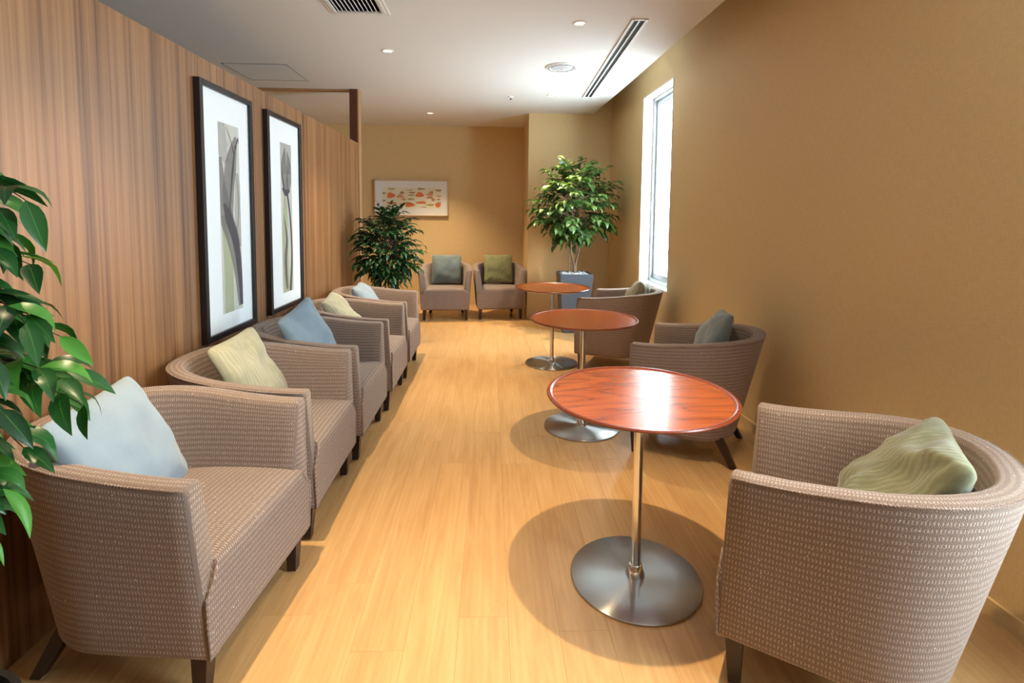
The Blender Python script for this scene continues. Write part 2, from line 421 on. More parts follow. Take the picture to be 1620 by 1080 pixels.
# window wall
wb = B(); Y0, Y1, TH = -4.5, 6.55, 0.24
def wcell(a, b, c, d):
    wb.quad((0, b, c), (0, a, c), (0, a, d), (0, b, d)); wb.quad((TH, a, c), (TH, b, c), (TH, b, d), (TH, a, d))
holed([(a, b, c, d) for a, b, c, d in WIN], (Y0, Y1), (0, HS), wcell)
wr = struct(wb.obj('wall_right', 'paper', None, False, WO, (0, 0, WA)))
struct(B().box(-0.012, 0, Y0, 5.36, 0.0, 0.06).obj('baseboard_right', 'paper', None, False, WO, (0, 0, WA)))
for k, (y0, y1, z0, z1) in enumerate(WIN):
    w = bpy.data.objects.new('window_%d' % (k + 1), None); COL.objects.link(w); w.location = WO; w.rotation_euler = (0, 0, WA); struct(w)
    r = B(); t = 0.012
    r.box(-0.004, TH, y0 - t * 0, y0 + t, z0, z1).box(-0.004, TH, y1 - t, y1, z0, z1).box(-0.004, TH, y0, y1, z1 - t, z1).box(-0.004, TH, y0, y1, z0, z0 + t)
    r.obj('reveal', 'white', w)
    a0, a1, b0, b1 = y0 + t, y1 - t, z0 + t, z1 - t
    f = B(); fw_ = 0.035
    f.box(0.10, 0.20, a0, a0 + fw_, b0, b1).box(0.10, 0.20, a1 - fw_, a1, b0, b1).box(0.10, 0.20, a0, a1, b1 - fw_, b1).box(0.10, 0.20, a0, a1, b0, b0 + fw_)
    f.obj('window_frame', 'alu', w, bevel=0.003)
    s = B(); a0 += fw_ + 0.004; a1 -= fw_ + 0.004; b0 += fw_ + 0.004; b1 -= fw_ + 0.004; sw = 0.042
    s.box(0.125, 0.175, a0, a0 + sw, b0, b1).box(0.125, 0.175, a1 - sw, a1, b0, b1).box(0.125, 0.175, a0, a1, b1 - sw * 1.3, b1).box(0.125, 0.175, a0, a1, b0, b0 + sw * 1.3)
    s.obj('sash', 'alu', w, bevel=0.003)
    B().box(0.147, 0.153, a0 + sw * .5, a1 - sw * .5, b0 + sw * .5, b1 - sw * .5).obj('pane', 'glass', w)
# partition end: edging, dark post, lintel
struct(B().box(XW - 0.004, XW + 0.012, YE - 0.10, YE, 0, H).obj('trim_1', 'edge', bevel=0.002))
struct(B().box(XW - 0.085, XW - 0.004, YE - 0.10, YE, 0, H).obj('trim_2', 'mahog'))
struct(B().box(-4.2, XW - 0.085, YE - 0.08, YE, H - 0.016, H).obj('trim_3', 'edge'))

# ================================================================== CEILING FITTINGS
def downlight(x, y, label, watts=LAMP_W, ang=68):
    t = thing('downlight', label, 'downlight', (x, y, H), 0, 'recessed ceiling downlights')
    B().lathe([(0.036, 0.002), (0.036, -0.003), (0.040, -0.005), (0.047, -0.005), (0.050, 0.0)], 40, False, False).obj('trim_ring', 'white', t, True)
    B().lathe([(0.036, 0.0), (0.034, 0.03), (0.026, 0.055), (0.012, 0.068)], 32, False, True).obj('reflector', 'reflector', t, True)
    B().lathe([(0.004, 0.030), (0.013, 0.034), (0.016, 0.045), (0.010, 0.062)], 20, True, True).obj('bulb', 'bulb', t, True)
    ld = bpy.data.lights.new('lamp', 'SPOT'); ld.energy = watts; ld.color = LAMP_COL; ld.spot_size = math.radians(ang); ld.spot_blend = 1.0; ld.shadow_soft_size = 0.022
    lo = bpy.data.objects.new('lamp', ld); COL.objects.link(lo); lo.parent = t; lo.location = (0, 0, -0.008)
downlight(*DL[0], 'small round recessed downlight above the left row of armchairs, between vent and lintel')
downlight(*DL[1], 'small round recessed downlight beside the near end of the long slot diffuser', LAMP_W * 0.65)
downlight(*DL[2], 'tiny recessed downlight closest to the far wall with the orange picture', LAMP_W * 1.2, 92)
downlight(*DL[3], 'tiny recessed downlight near the column, right of the sprinkler head')
downlight(*DL[4], 'recessed downlight straight above the nearest round table')
downlight(*DL[5], 'recessed downlight above the nearest armchairs by the wood wall')

v = thing('air_vent', 'square slatted air vent in ceiling at the top edge of the photo', 'vent', (-0.867, 3.32, H))
hx, hy = 0.15, 0.20
fb = B()
for o_, i_, z0 in ((0.042, 0.018, -0.006), (0.020, 0.0, -0.011)):
    fb.box(-hx - o_, -hx - i_ + 0.002, -hy - o_, hy + o_, z0, 0.002).box(hx + i_ - 0.002, hx + o_, -hy - o_, hy + o_, z0, 0.002)
    fb.box(-hx - i_, hx + i_, hy + i_ - 0.002, hy + o_, z0, 0.002).box(-hx - i_, hx + i_, -hy - o_, -hy - i_ + 0.002, z0, 0.002)
fb.obj('vent_frame', 'offwhite', v, bevel=0.001)
B().box(-hx, hx, -hy, hy, 0.06, 0.065).obj('backing', 'dark', v)
slat_me = None
for i in range(11):
    x = -hx + (i + 0.5) * 2 * hx / 11
    s = B().box(-0.0022, 0.0022, -hy, hy, -0.014, 0.014)
    if slat_me is None: slat_me = s.mesh('slat')
    link('slat', slat_me, 'offwhite', v, (x, 0, 0.008), (0, math.radians(-24), 0))

d = thing('slot_diffuser', 'long narrow twin-slot air diffuser in ceiling along the window wall', 'diffuser', (1.021, 4.66, H), -math.atan2(0.07, 2.28))
w, L = 0.056, 1.14
fb = B().box(-w, -0.036, -L, L, -0.010, 0.001).box(0.036, w, -L, L, -0.010, 0.001).box(-0.034, 0.034, -L, -L + 0.022, -0.007, 0.001).box(-0.034, 0.034, L - 0.012, L, -0.007, 0.001)
fb.obj('diffuser_frame', 'white', d, bevel=0.001)
B().box(-0.0060, 0.0060, -L + 0.02, L - 0.01, -0.007, 0.001).obj('center_bar', 'white', d)
for x in (-0.0208, 0.0208):
    B().box(x - 0.0148, x + 0.0148, -L + 0.02, L - 0.01, -0.0015, 0.001).obj('slot', 'dark', d)

s = thing('ceiling_speaker', 'round white ceiling speaker with grey mesh centre left of slot diffuser', 'speaker', (0.618, 4.68, H))
B().lathe([(0.105, -0.004), (0.108, -0.011), (0.140, -0.009), (0.148, -0.002), (0.148, 0.0)], 64, False, False).obj('bezel', 'white', s, True)
B().lathe([(0.0, -0.016), (0.06, -0.015), (0.094, -0.011), (0.097, -0.005)], 64, False, False).obj('mesh_grille', 'grille', s, True)
for i in range(16):
    a0 = 2 * PI * (i + 0.12) / 16; a1 = 2 * PI * (i + 0.88) / 16
    sb = B(); n = 6
    P = [[((r) * math.cos(a0 + (a1 - a0) * k / n), r * math.sin(a0 + (a1 - a0) * k / n), -0.0118) for k in range(n + 1)] for r in (0.114, 0.121)]
    for k in range(n): sb.quad(P[0][k], P[0][k + 1], P[1][k + 1], P[1][k])
    sb.obj('vent_slit', 'dark', s)
B().lathe([(0.0, -0.020), (0.004, -0.019), (0.005, -0.0155)], 12, False, False).obj('center_stud', 'dark', s)
B().lathe([(0.0967, -0.001), (0.1055, -0.001)], 48, False, False).obj('gasket', 'offwhite', s)

p = thing('sprinkler_head', 'tiny fire sprinkler head in ceiling left of the far downlight', 'sprinkler', (0.21, 5.86, H))
B().lathe([(0.034, 0.0), (0.032, -0.004), (0.016, -0.006), (0.012, -0.012)], 24, False, True).obj('rosette', 'white', p, True)
B().lathe([(0.005, -0.012), (0.005, -0.026), (0.015, -0.028), (0.015, -0.030)], 16, True, True).obj('deflector', 'dark', p, True)

h_ = thing('ceiling_hatch', 'square access hatch outlined in the ceiling above the wood wall', 'hatch', (-2.10, 5.055, H))
hw = 0.283
B().box(-hw + 0.010, hw - 0.010, -hw + 0.010, hw - 0.010, -0.002, 0.001).obj('hatch_panel', 'ceil', h_)
B().box(-hw, hw, -hw, -hw + 0.009, -0.004, 0).box(-hw, hw, hw - 0.009, hw, -0.004, 0).box(-hw, -hw + 0.009, -hw, hw, -0.004, 0).box(hw - 0.009, hw, -hw, hw, -0.004, 0).obj('hatch_frame', 'alu', h_)

# ================================================================== ARMCHAIR
FX, BX, WH, TK = 0.298, -0.365, 0.345, 0.072
def ucurve(fx, bx, hw, pw=2.35, n=22, xs=0.02):
    pts = []
    for i in range(6): pts.append((fx + (xs - fx) * i / 6, -hw))
    for i in range(n + 1):
        a = -PI / 2 - PI * i / n
        ca, sa = math.cos(a), math.sin(a)
        x = xs + (xs - bx) * math.copysign(abs(ca) ** (2 / pw), ca); y = hw * math.copysign(abs(sa) ** (2 / pw), sa)
        pts.append((x, y))
    for i in range(1, 7): pts.append((xs + (fx - xs) * i / 6, hw))
    return [Vector((x, y)) for x, y in pts]
def inset(c, d):
    out = []
    for i, p in enumerate(c):
        t = (c[min(i + 1, len(c) - 1)] - c[max(i - 1, 0)]).normalized()
        n = Vector((t.y, -t.x))       # towards the middle
        if n.dot(Vector((0.05, 0)) - p) < 0 and abs(p.x - 0.05) + abs(p.y) > 0.05: n = -n
        out.append(p + n * d)
    for i in (0, -1): out[i].x = c[i].x
    return out
def chair_shell():
    top = ucurve(FX, BX, WH); bot = ucurve(0.322, -0.235, 0.302)
    def ztop(p): s = min(1, max(0, (FX - p.x) / (FX - BX))); return 0.648 + 0.058 * s * s * (3 - 2 * s)
    def outer(k): return [b.lerp(t, k) for b, t in zip(bot, top)]
    rows = []
    def add(c, zf): rows.append([Vector((p.x, p.y, zf(t))) for p, t in zip(c, top)])
    add(inset(outer(0), 0.045), lambda t: 0.140); add(inset(outer(0), 0.016), lambda t: 0.142); add(inset(outer(0.01), 0.004), lambda t: 0.150); add(outer(0.03), lambda t: 0.166)
    for k in (0.2, 0.4, 0.6, 0.8): add(outer(k), lambda t, k=k: 0.15 + k * (ztop(t) - 0.15))
    T = top
    add(outer(0.97), lambda t: ztop(t) - 0.014); add(inset(T, 0.004), lambda t: ztop(t) - 0.005); add(inset(T, 0.013), lambda t: ztop(t))
    add(inset(T, TK - 0.016), lambda t: ztop(t) - 0.001); add(inset(T, TK - 0.005), lambda t: ztop(t) - 0.006); add(inset(T, TK), lambda t: ztop(t) - 0.016)
    for z in (0.56, 0.48, 0.40, 0.36): add(inset(T, TK + (0.65 - z) * 0.14), lambda t, z=z: z)
    nc = len(top); nr = len(rows)
    arc = [0.0]
    for a, b in zip(top, top[1:]): arc.append(arc[-1] + (b - a).length)
    vs = []; uv = []; vlen = 0.0
    for j, r in enumerate(rows):
        if j: vlen += sum((a - b).length for a, b in zip(r, rows[j - 1])) / nc
        for i, p in enumerate(r): vs.append(p); uv.append((arc[i], vlen))
    fs = []
    for j in range(nr - 1):
        for i in range(nc - 1): fs.append((j * nc + i, (j + 1) * nc + i, (j + 1) * nc + i + 1, j * nc + i + 1))
    # rounded arm fronts
    for i, flip in ((0, True), (nc - 1, False)):
        ring = [j * nc + i for j in range(nr)]
        cen = sum((vs[q] for q in ring), Vector()) / nr
        new = []
        for q in ring:
            p = vs[q].copy(); dy = cen.y - p.y; dz = cen.z - p.z
            p.x += 0.008; p.y += max(-0.007, min(0.007, dy)); p.z += max(-0.007, min(0.007, dz)); new.append(len(vs)); vs.append(p); uv.append((p.y, p.z))
        for a in range(nr):
            b = (a + 1) % nr
            f = (ring[a], ring[b], new[b], new[a]); fs.append(f[::-1] if flip else f)
        fs.append(tuple(reversed(new)) if flip else tuple(new))
    fs.append(tuple(reversed(range(nc))))
    me = mesh('armchair_shell', vs, fs, True, uv)
    bmx = bmesh.new(); bmx.from_mesh(me); bmesh.ops.recalc_face_normals(bmx, faces=bmx.faces); bmx.to_mesh(me); bmx.free()
    me.set_sharp_from_angle(angle=math.radians(50))
    pip = [Vector((p.x, p.y, ztop(t) - 0.006)) for p, t in zip(inset(T, 0.003), top)]
    return me, pip
def chair_seat():
    # (x, z, half width) sections from the back over the top and down the front
    def hw_in(x):
        b = WH - TK - 0.024
        if x >= 0.02: return b
        return b * max(0.0, 1 - (abs(x - 0.02) / 0.30) ** 2.35) ** (1 / 2.35)
    secs = [(-0.262, 0.395), (-0.24, 0.402), (-0.18, 0.408), (-0.10, 0.414), (0, 0.419), (0.12, 0.422), (0.22, 0.421), (0.28, 0.418)]
    rows = [(x, z, hw_in(x)) for x, z in secs]
    rows += [(0.310, 0.413, 0.252), (0.322, 0.404, 0.254), (0.3280, 0.390, 0.260), (0.3295, 0.360, 0.278), (0.3305, 0.325, 0.3105), (0.3308, 0.308, 0.3138), (0.3312, 0.24, 0.3098), (0.3315, 0.160, 0.3025), (0.326, 0.146, 0.299), (0.30, 0.141, 0.285), (0.0, 0.141, 0.24)]
    n = 15; vs = []; uv = []; L = 0.0
    for j, (x, z, h) in enumerate(rows):
        if j: L += math.hypot(x - rows[j - 1][0], z - rows[j - 1][1])
        for i in range(n + 2):
            a = max(-1, min(1, -1 + 2 * (i - 1) / (n - 1)))
            fl = i in (0, n + 1)            # flange wrapping round the corner
            zz = z - (0.010 * abs(a) ** 4 if j < 9 else 0)
            bx_ = (0.022 if j >= 12 else 0.03 if j >= 8 else 0.012) if fl else 0.0
            rr_ = 0.0 if not fl else (-0.006 if j >= 12 else 0.0 if j >= 8 else 0.004)
            vs.append((x - bx_, a * (h + rr_), zz - (0.01 if fl and j < 9 else 0))); uv.append((a * h + 0.5 + (math.copysign(bx_, a) if fl else 0), L))
    m_ = n + 2
    fs = [(j * m_ + i, j * m_ + i + 1, (j + 1) * m_ + i + 1, (j + 1) * m_ + i) for j in range(len(rows) - 1) for i in range(m_ - 1)]
    me = mesh('armchair_seat', vs, fs, True, uv); me.set_sharp_from_angle(angle=math.radians(60)); return me
def leg_mesh(x, y, bx, by, s0=0.024, s1=0.016):
    vs = []
    for (cx, cy, z, s) in ((x, y, 0.165, s0), (bx, by, 0.006, s1)):
        vs += [(cx - s, cy - s, z), (cx + s, cy - s, z), (cx + s, cy + s, z), (cx - s, cy + s, z)]
    fs = [(3, 2, 1, 0), (4, 5, 6, 7)] + [(i + 4, i, (i + 1) % 4, (i + 1) % 4 + 4) for i in range(4)]
    me = mesh('leg', vs, [tuple(reversed(f)) for f in fs])
    return me
LEGS = [(0.285, -0.262, 0.280, -0.268), (0.285, 0.262, 0.280, 0.268), (-0.150, -0.200, -0.240, -0.222), (-0.150, 0.200, -0.240, 0.222)]
shell_me, pipe_pts = chair_shell()
seat_me = chair_seat()
leg_mes = [leg_mesh(*l) for l in LEGS]
pipe_me = B().tube(pipe_pts, 0.0034, 6).mesh('piping', True)
pipe_uv = pipe_me.uv_layers.new(name='UVMap')
for lp in pipe_me.loops: co = pipe_me.vertices[lp.vertex_index].co; pipe_uv.data[lp.index].uv = (co.x + co.y * 0.7, co.z)
seam_mes = []
for sg in (-1, 1):
    sm = B().tube([(0.3265, sg * 0.2585, 0.391), (0.3285, sg * 0.278, 0.361), (0.3295, sg * 0.3095, 0.327), (0.3295, sg * 0.3128, 0.308), (0.3300, sg * 0.3088, 0.24), (0.3300, sg * 0.3015, 0.160), (0.325, sg * 0.298, 0.148)], 0.0042, 6).mesh('seam', True)
    sl = sm.uv_layers.new(name='UVMap')
    for lp in sm.loops: co = sm.vertices[lp.vertex_index].co; sl.data[lp.index].uv = (co.x + co.y * 0.7, co.z)
    sm.materials.append(M['tweed']); seam_mes.append(sm)
glide_me = B().lathe([(0.011, 0.0), (0.011, 0.007)], 12).mesh('glide')
for me_, mt in ((shell_me, 'tweed'), (seat_me, 'tweed'), (pipe_me, 'tweed'), (glide_me, 'glide')): me_.materials.append(M[mt])
for me_ in leg_mes: me_.materials.append(M['legwood'])
def armchair(x, y, deg, label, group):
    t = thing('armchair', label, 'armchair', (x, y, 0), math.radians(deg), group)
    sh = link('tub_shell', shell_me, None, t); link('piping', pipe_me, None, sh)
    st_ = link('seat', seat_me, None, t); [link('seam', q_, None, st_) for q_ in seam_mes]
    for me_, l in zip(leg_mes, LEGS):
        lg = link('leg', me_, None, t); link('glide', glide_me, None, lg, (l[2], l[3], 0))
    return t
GL, GR, GF = 'tub armchairs in a row along the wood wall', 'tub armchairs at the round tables', 'tub armchairs by the far wall'
armchair(-1.045, 1.668, -5, 'brown tweed tub armchair nearest the camera along the wood wall', GL)
armchair(-1.034, 2.369, 0, 'brown tweed tub armchair with cream cushion, second from camera along wood wall', GL)
armchair(-1.015, 3.075, -0.5, 'brown tweed tub armchair with blue cushion, third along the wood wall', GL)
armchair(-0.995, 3.795, 0, 'brown tweed tub armchair with cream cushion, fourth along the wood wall', GL)
armchair(-0.987, 4.500, 0, 'brown tweed tub armchair farthest along the wood wall, before the dark ficus', GL)
armchair(1.100, 1.455, 146, 'brown tweed tub armchair with sage cushion in the right foreground, by the nearest table', GR)
armchair(1.215, 2.960, 150, 'brown tweed tub armchair behind the nearest table, on the window side', GR)
armchair(1.175, 4.590, 153, 'brown tweed tub armchair in front of the tall window', GR)
armchair(-0.595, 6.90, -87, 'brown tweed tub armchair by far wall with dark blue-grey cushion', GF)
armchair(0.100, 6.98, -84, 'brown tweed tub armchair by far wall, beside the column, with olive cushion', GF)

# ================================================================== CUSHIONS
def cushion(pos, yaw, tilt, roll, mat, label, S=0.205, T=0.072, seed=0, wr=1.0):
    n = 30; vs = []; idx = {}
    def P(a, b, side):
        pinch = 0.065
        x = S * a * (1 - pinch * (1 - b * b)) ; z = S * b * (1 - pinch * (1 - a * a))
        rc = 1 - 0.07 * (a * b) ** 6; x *= rc; z *= rc
        th = T * (max(0, 1 - a * a) * max(0, 1 - b * b)) ** 0.42
        q = Vector((a * 1.7 + seed * 3.1, b * 1.7 + side, seed * 1.7))
        w = noise.noise(q) * 0.022 * wr + noise.noise(q * 2.7) * 0.009 * wr
        e = (max(0, 1 - a ** 6) * max(0, 1 - b ** 6)) ** 0.5
        # folds running in from the corners
        fold = 0.0
        for ca, cb in ((1, 1), (1, -1), (-1, 1), (-1, -1)):
            da, db = ca - a, cb - b; r = math.hypot(da, db); ang = math.atan2(abs(db), abs(da))
            fold += math.sin(ang * 9 + seed + ca * 2 + cb) * math.exp(-r * 2.2) * 0.010 * wr * min(1, r * 2)
        d = noise.noise(Vector((a + seed, b - seed, 4.0))) * 0.018 * wr
        return Vector((side * (th + (w + fold) * e) + d, x, z))
    for side in (1, -1):
        for i in range(n + 1):
            for j in range(n + 1):
                edge = i in (0, n) or j in (0, n)
                if side == -1 and edge: idx[(-1, i, j)] = idx[(1, i, j)]; continue
                a = math.sin((-1 + 2 * i / n) * PI / 2); b = math.sin((-1 + 2 * j / n) * PI / 2)
                idx[(side, i, j)] = len(vs); vs.append(P(a, b, side))
    fs = []
    for side in (1, -1):
        for i in range(n):
            for j in range(n):
                f = (idx[(side, i, j)], idx[(side, i + 1, j)], idx[(side, i + 1, j + 1)], idx[(side, i, j + 1)])
                fs.append(f if side == 1 else f[::-1])
    o = link('cushion', mesh('cushion', vs, fs, True), mat)
    R = Matrix.Rotation(yaw, 3, 'Z') @ Matrix.Rotation(-tilt, 3, 'Y') @ Matrix.Rotation(roll, 3, 'X')
    o.matrix_world = Matrix.Translation(pos) @ R.to_4x4()
    return tag(o, label, 'cushion', 'square throw cushions on the armchairs')
cushion((-1.115, 1.578, 0.618), 0.06, 0.44, 0.06, 'c_blue', 'pale blue square cushion on the nearest armchair by the wood wall', seed=1, wr=0.6)
cushion((-1.115, 2.415, 0.602), -0.03, 0.45, 0.05, 'c_cream', 'cream crinkled cushion with greenish creases, on second armchair along wood wall', seed=2)
cushion((-1.035, 2.965, 0.640), -0.15, 0.36, 0.22, 'c_blue2', 'mid blue cushion on the third armchair along the wood wall', seed=3, wr=0.7)
cushion((-1.060, 3.760, 0.600), 0.10, 0.66, 0.06, 'c_cream', 'cream cushion peeking over the fourth armchair along the wood wall', seed=4)
cushion((-1.035, 4.470, 0.590), 0.10, 0.66, 0.0, 'c_blue', 'pale blue cushion low in the armchair farthest along the wood wall', seed=5, wr=0.8)
cushion((1.165, 1.400, 0.590), math.radians(146), 0.72, 0.02, 'c_green', 'sage green crinkled cushion in the right foreground armchair', seed=6, S=0.215, wr=1.5)
cushion((1.300, 2.950, 0.625), math.radians(160), 0.42, 0.10, 'c_grey', 'grey-green cushion in the armchair behind the nearest table', seed=7)
cushion((1.280, 4.560, 0.615), math.radians(150), 0.50, 0.08, 'c_beige', 'khaki crinkled cushion in the armchair before the tall window', seed=8, wr=1.4)
cushion((-0.600, 7.03, 0.622), math.radians(-88), 0.28, 0.0, 'c_teal', 'dark blue-grey cushion on the far-wall armchair next to the ficus', seed=9, wr=0.7)
cushion((0.105, 7.11, 0.622), math.radians(-86), 0.28, 0.0, 'c_olive', 'olive ribbed cushion on the far-wall armchair next to the column', seed=10, wr=0.6)

# ================================================================== TABLES
RT, RB, HT = 0.342, 0.240, 0.707
def table(x, y, rz, label):
    t = thing('pedestal_table', label, 'table', (x, y, 0), rz, 'round pedestal tables')
    tt = B().lathe([(0.0, HT - 0.022), (0.20, HT - 0.022), (RT - 0.035, HT - 0.018), (RT - 0.008, HT - 0.008), (RT - 0.005, HT - 0.004), (RT - 0.020, HT - 0.004), (0.0, HT - 0.004)], 96, False, False).obj('tabletop', 'cherry', t, True)
    B().lathe([(RT - 0.021, HT - 0.0045), (RT - 0.016, HT - 0.001), (RT - 0.010, HT + 0.0015), (RT - 0.003, HT + 0.001), (RT, HT - 0.003), (RT - 0.002, HT - 0.008), (RT - 0.012, HT - 0.0105)], 96, False, False).obj('rim', 'cherry_rim', tt, True)
    B().lathe([(0.08, HT - 0.027), (0.08, HT - 0.0215)], 32).obj('mounting_plate', 'chrome', t)
    B().lathe([(0.0185, 0.03), (0.0185, HT - 0.025)], 32).obj('column', 'chrome', t, True)
    B().lathe([(0.036, 0.010), (0.036, 0.013), (0.025, 0.050), (0.0225, 0.054), (0.0185, 0.055)], 32).obj('collar', 'chrome', t, True)
    B().lathe([(RB - 0.002, 0.0), (RB, 0.002), (RB, 0.007), (RB - 0.003, 0.0095), (RB * 0.6, 0.0115), (0.03, 0.0125), (0.001, 0.0126)], 96, True, True).obj('base_plate', 'steel', t, True)
    return t
table(0.550, 1.835, math.radians(8), 'round cherry wood pedestal table nearest the camera')
table(0.592, 3.235, math.radians(20), 'round cherry wood pedestal table in the middle of the three')
table(0.565, 4.668, math.radians(-15), 'round cherry wood pedestal table farthest away, before the grey planter')

# ================================================================== PICTURES
def blob(b, pts, x):
    n = len(b.v); b.v += [(x, u, w) for u, w in pts]; b.f.append(tuple(range(n, n + len(pts))))
def strip(center, widths):
    l, r = [], []
    for i, (p, w) in enumerate(zip(center, widths)):
        a = Vector(center[max(0, i - 1)]); c = Vector(center[min(len(center) - 1, i + 1)]); t = (c - a).normalized(); nrm = Vector((t.y, -t.x))
        l.append(tuple(Vector(p) - nrm * w)); r.append(tuple(Vector(p) + nrm * w))
    return l + r[::-1]
def smooth_path(pts, n=10):
    out = []
    P = [Vector(p) for p in pts]; P = [2 * P[0] - P[1]] + P + [2 * P[-1] - P[-2]]
    for i in range(1, len(P) - 2):
        for k in range(n):
            t = k / n; a, b, c, d = P[i - 1:i + 3]
            out.append(0.5 * ((2 * b) + (c - a) * t + (2 * a - 5 * b + 4 * c - d) * t * t + (3 * b - a - 3 * c + d) * t ** 3))
    out.append(P[-2]); return out
for nm, col, al in (('p_paper', (0.44, 0.44, 0.40), 1.0), ('p_grey', (0.16, 0.145, 0.15), 0.55), ('p_dark', (0.055, 0.045, 0.055), 0.75), ('p_green', (0.42, 0.44, 0.26), 0.6), ('p_haze', (0.42, 0.41, 0.40), 0.5)):
    M[nm] = m_print(nm, col, al)
def tulip_picture(y0, y1, art, label, shapes):
    yc = (y0 + y1) / 2; z0, z1 = 0.703, 1.996
    t = thing('framed_print', label, 'picture', (XW, yc, z0), 0, 'tall tulip prints on the wood wall')
    hw_, hh, fwid, dep = (y1 - y0) / 2, z1 - z0, 0.030, 0.032
    for k, (a, b, c, d_) in enumerate(((-hw_, -hw_ + fwid, 0, hh), (hw_ - fwid, hw_, 0, hh), (-hw_ + fwid, hw_ - fwid, hh - fwid, hh), (-hw_ + fwid, hw_ - fwid, 0, fwid))):
        B().box(0.001, dep, a, b, c, d_).obj('frame_bar', 'black_frame', t, bevel=0.002)
    B().box(0.003, 0.016, -hw_ + fwid - 0.004, hw_ - fwid + 0.004, fwid - 0.004, hh - fwid + 0.004).obj('mount', 'mat', t)
    a0, a1, b0, b1 = art; W_, H_ = a1 - a0, b1 - b0
    pr = B(); pr.box(0.0161, 0.0168, a0, a1, b0, b1); pa = pr.obj('art_print', 'p_paper', t)
    for k, (mat, pts) in enumerate(shapes):
        q = B(); blob(q, [(a0 + min(1, max(0, u)) * W_, b0 + min(1, max(0, w)) * H_) for u, w in pts], 0.0171 + k * 0.00012)
        q.obj('printed_shape', mat, pa)
S_ = strip; SP = smooth_path
def W2(pts, ws, n=10):
    c = SP(pts, n); m = len(c); out = []
    for i in range(m):
        f = i / (m - 1) * (len(ws) - 1); k = min(int(f), len(ws) - 2); out.append(ws[k] + (ws[k + 1] - ws[k]) * (f - k))
    # widths are in print-width units; print is ~5 times as tall as wide
    l, r = [], []
    for i in range(m):
        a = c[max(0, i - 1)]; b = c[min(m - 1, i + 1)]; t = Vector(((b - a).x, (b - a).y * 5)).normalized(); nn = Vector((t.y, -t.x / 5))
        l.append(tuple(c[i] - nn * out[i])); r.append(tuple(c[i] + nn * out[i]))
    return l + r[::-1]
sh1 = [('p_haze', W2([(0.1, 1), (0.15, 0.88), (0.35, 0.8)], [0.2, 0.3, 0.1])),
       ('p_green', W2([(0.30, 0.0), (0.32, 0.2), (0.25, 0.35), (0.15, 0.52)], [0.22, 0.22, 0.18, 0.10])),
       ('p_haze', W2([(0.85, 0.35), (0.92, 0.55), (0.85, 0.75)], [0.14, 0.22, 0.08])),
       ('p_grey', W2([(0.90, 0.02), (0.80, 0.2), (0.60, 0.38), (0.25, 0.52), (0.08, 0.66), (0.06, 0.82)], [0.12, 0.20, 0.30, 0.32, 0.22, 0.06])),
       ('p_grey', W2([(0.55, 0.42), (0.38, 0.58), (0.55, 0.78), (0.80, 0.92), (0.85, 0.945)], [0.08, 0.26, 0.28, 0.10, 0.02])),
       ('p_dark', W2([(0.94, 0.02), (0.88, 0.18), (0.72, 0.36), (0.40, 0.50), (0.18, 0.58)], [0.08, 0.11, 0.15, 0.18, 0.06])),
       ('p_dark', W2([(0.42, 0.52), (0.62, 0.74), (0.80, 0.90)], [0.015, 0.05, 0.02])),
       ('p_dark', W2([(0.74, 0.84), (0.58, 0.92), (0.36, 0.985)], [0.03, 0.015, 0.01])),
       ('p_dark', W2([(0.80, 0.88), (0.95, 0.94), (0.97, 0.91)], [0.03, 0.02, 0.01])),
       ('p_dark', W2([(0.66, 0.36), (0.90, 0.55), (0.84, 0.72)], [0.012, 0.008, 0.008]))]
sh2 = [('p_haze', W2([(0.5, 1), (0.5, 0.9), (0.5, 0.8)], [0.5, 0.5, 0.4])),
       ('p_green', W2([(0.35, 0.0), (0.30, 0.3), (0.35, 0.55), (0.3, 0.7)], [0.3, 0.26, 0.2, 0.06])),
       ('p_grey', W2([(0.55, 0.66), (0.40, 0.74), (0.30, 0.85), (0.42, 0.97)], [0.10, 0.28, 0.26, 0.04])),
       ('p_grey', W2([(0.55, 0.66), (0.72, 0.75), (0.76, 0.86), (0.60, 0.95)], [0.08, 0.24, 0.20, 0.03])),
       ('p_dark', W2([(0.12, 0.70), (0.40, 0.672), (0.80, 0.69)], [0.04, 0.12, 0.05])),
       ('p_dark', W2([(0.10, 0.84), (0.16, 0.76), (0.3, 0.70)], [0.02, 0.06, 0.05])),
       ('p_dark', W2([(0.70, 0.0), (0.90, 0.25), (0.80, 0.50), (0.55, 0.67)], [0.10, 0.08, 0.07, 0.08])),
       ('p_grey', W2([(0.40, 0.02), (0.28, 0.22), (0.45, 0.36), (0.20, 0.52)], [0.10, 0.14, 0.10, 0.02])),
       ('p_dark', W2([(0.30, 0.04), (0.34, 0.25), (0.42, 0.38), (0.25, 0.48)], [0.03, 0.03, 0.03, 0.02]))]
tulip_picture(2.568, 3.117, (-0.088, 0.128, 0.115, 1.118), 'tall black-framed tulip print nearer the camera on wood wall', sh1)
tulip_picture(3.320, 3.894, (-0.068, 0.118, 0.110, 1.122), 'tall black-framed tulip print farther along the wood wall', sh2)

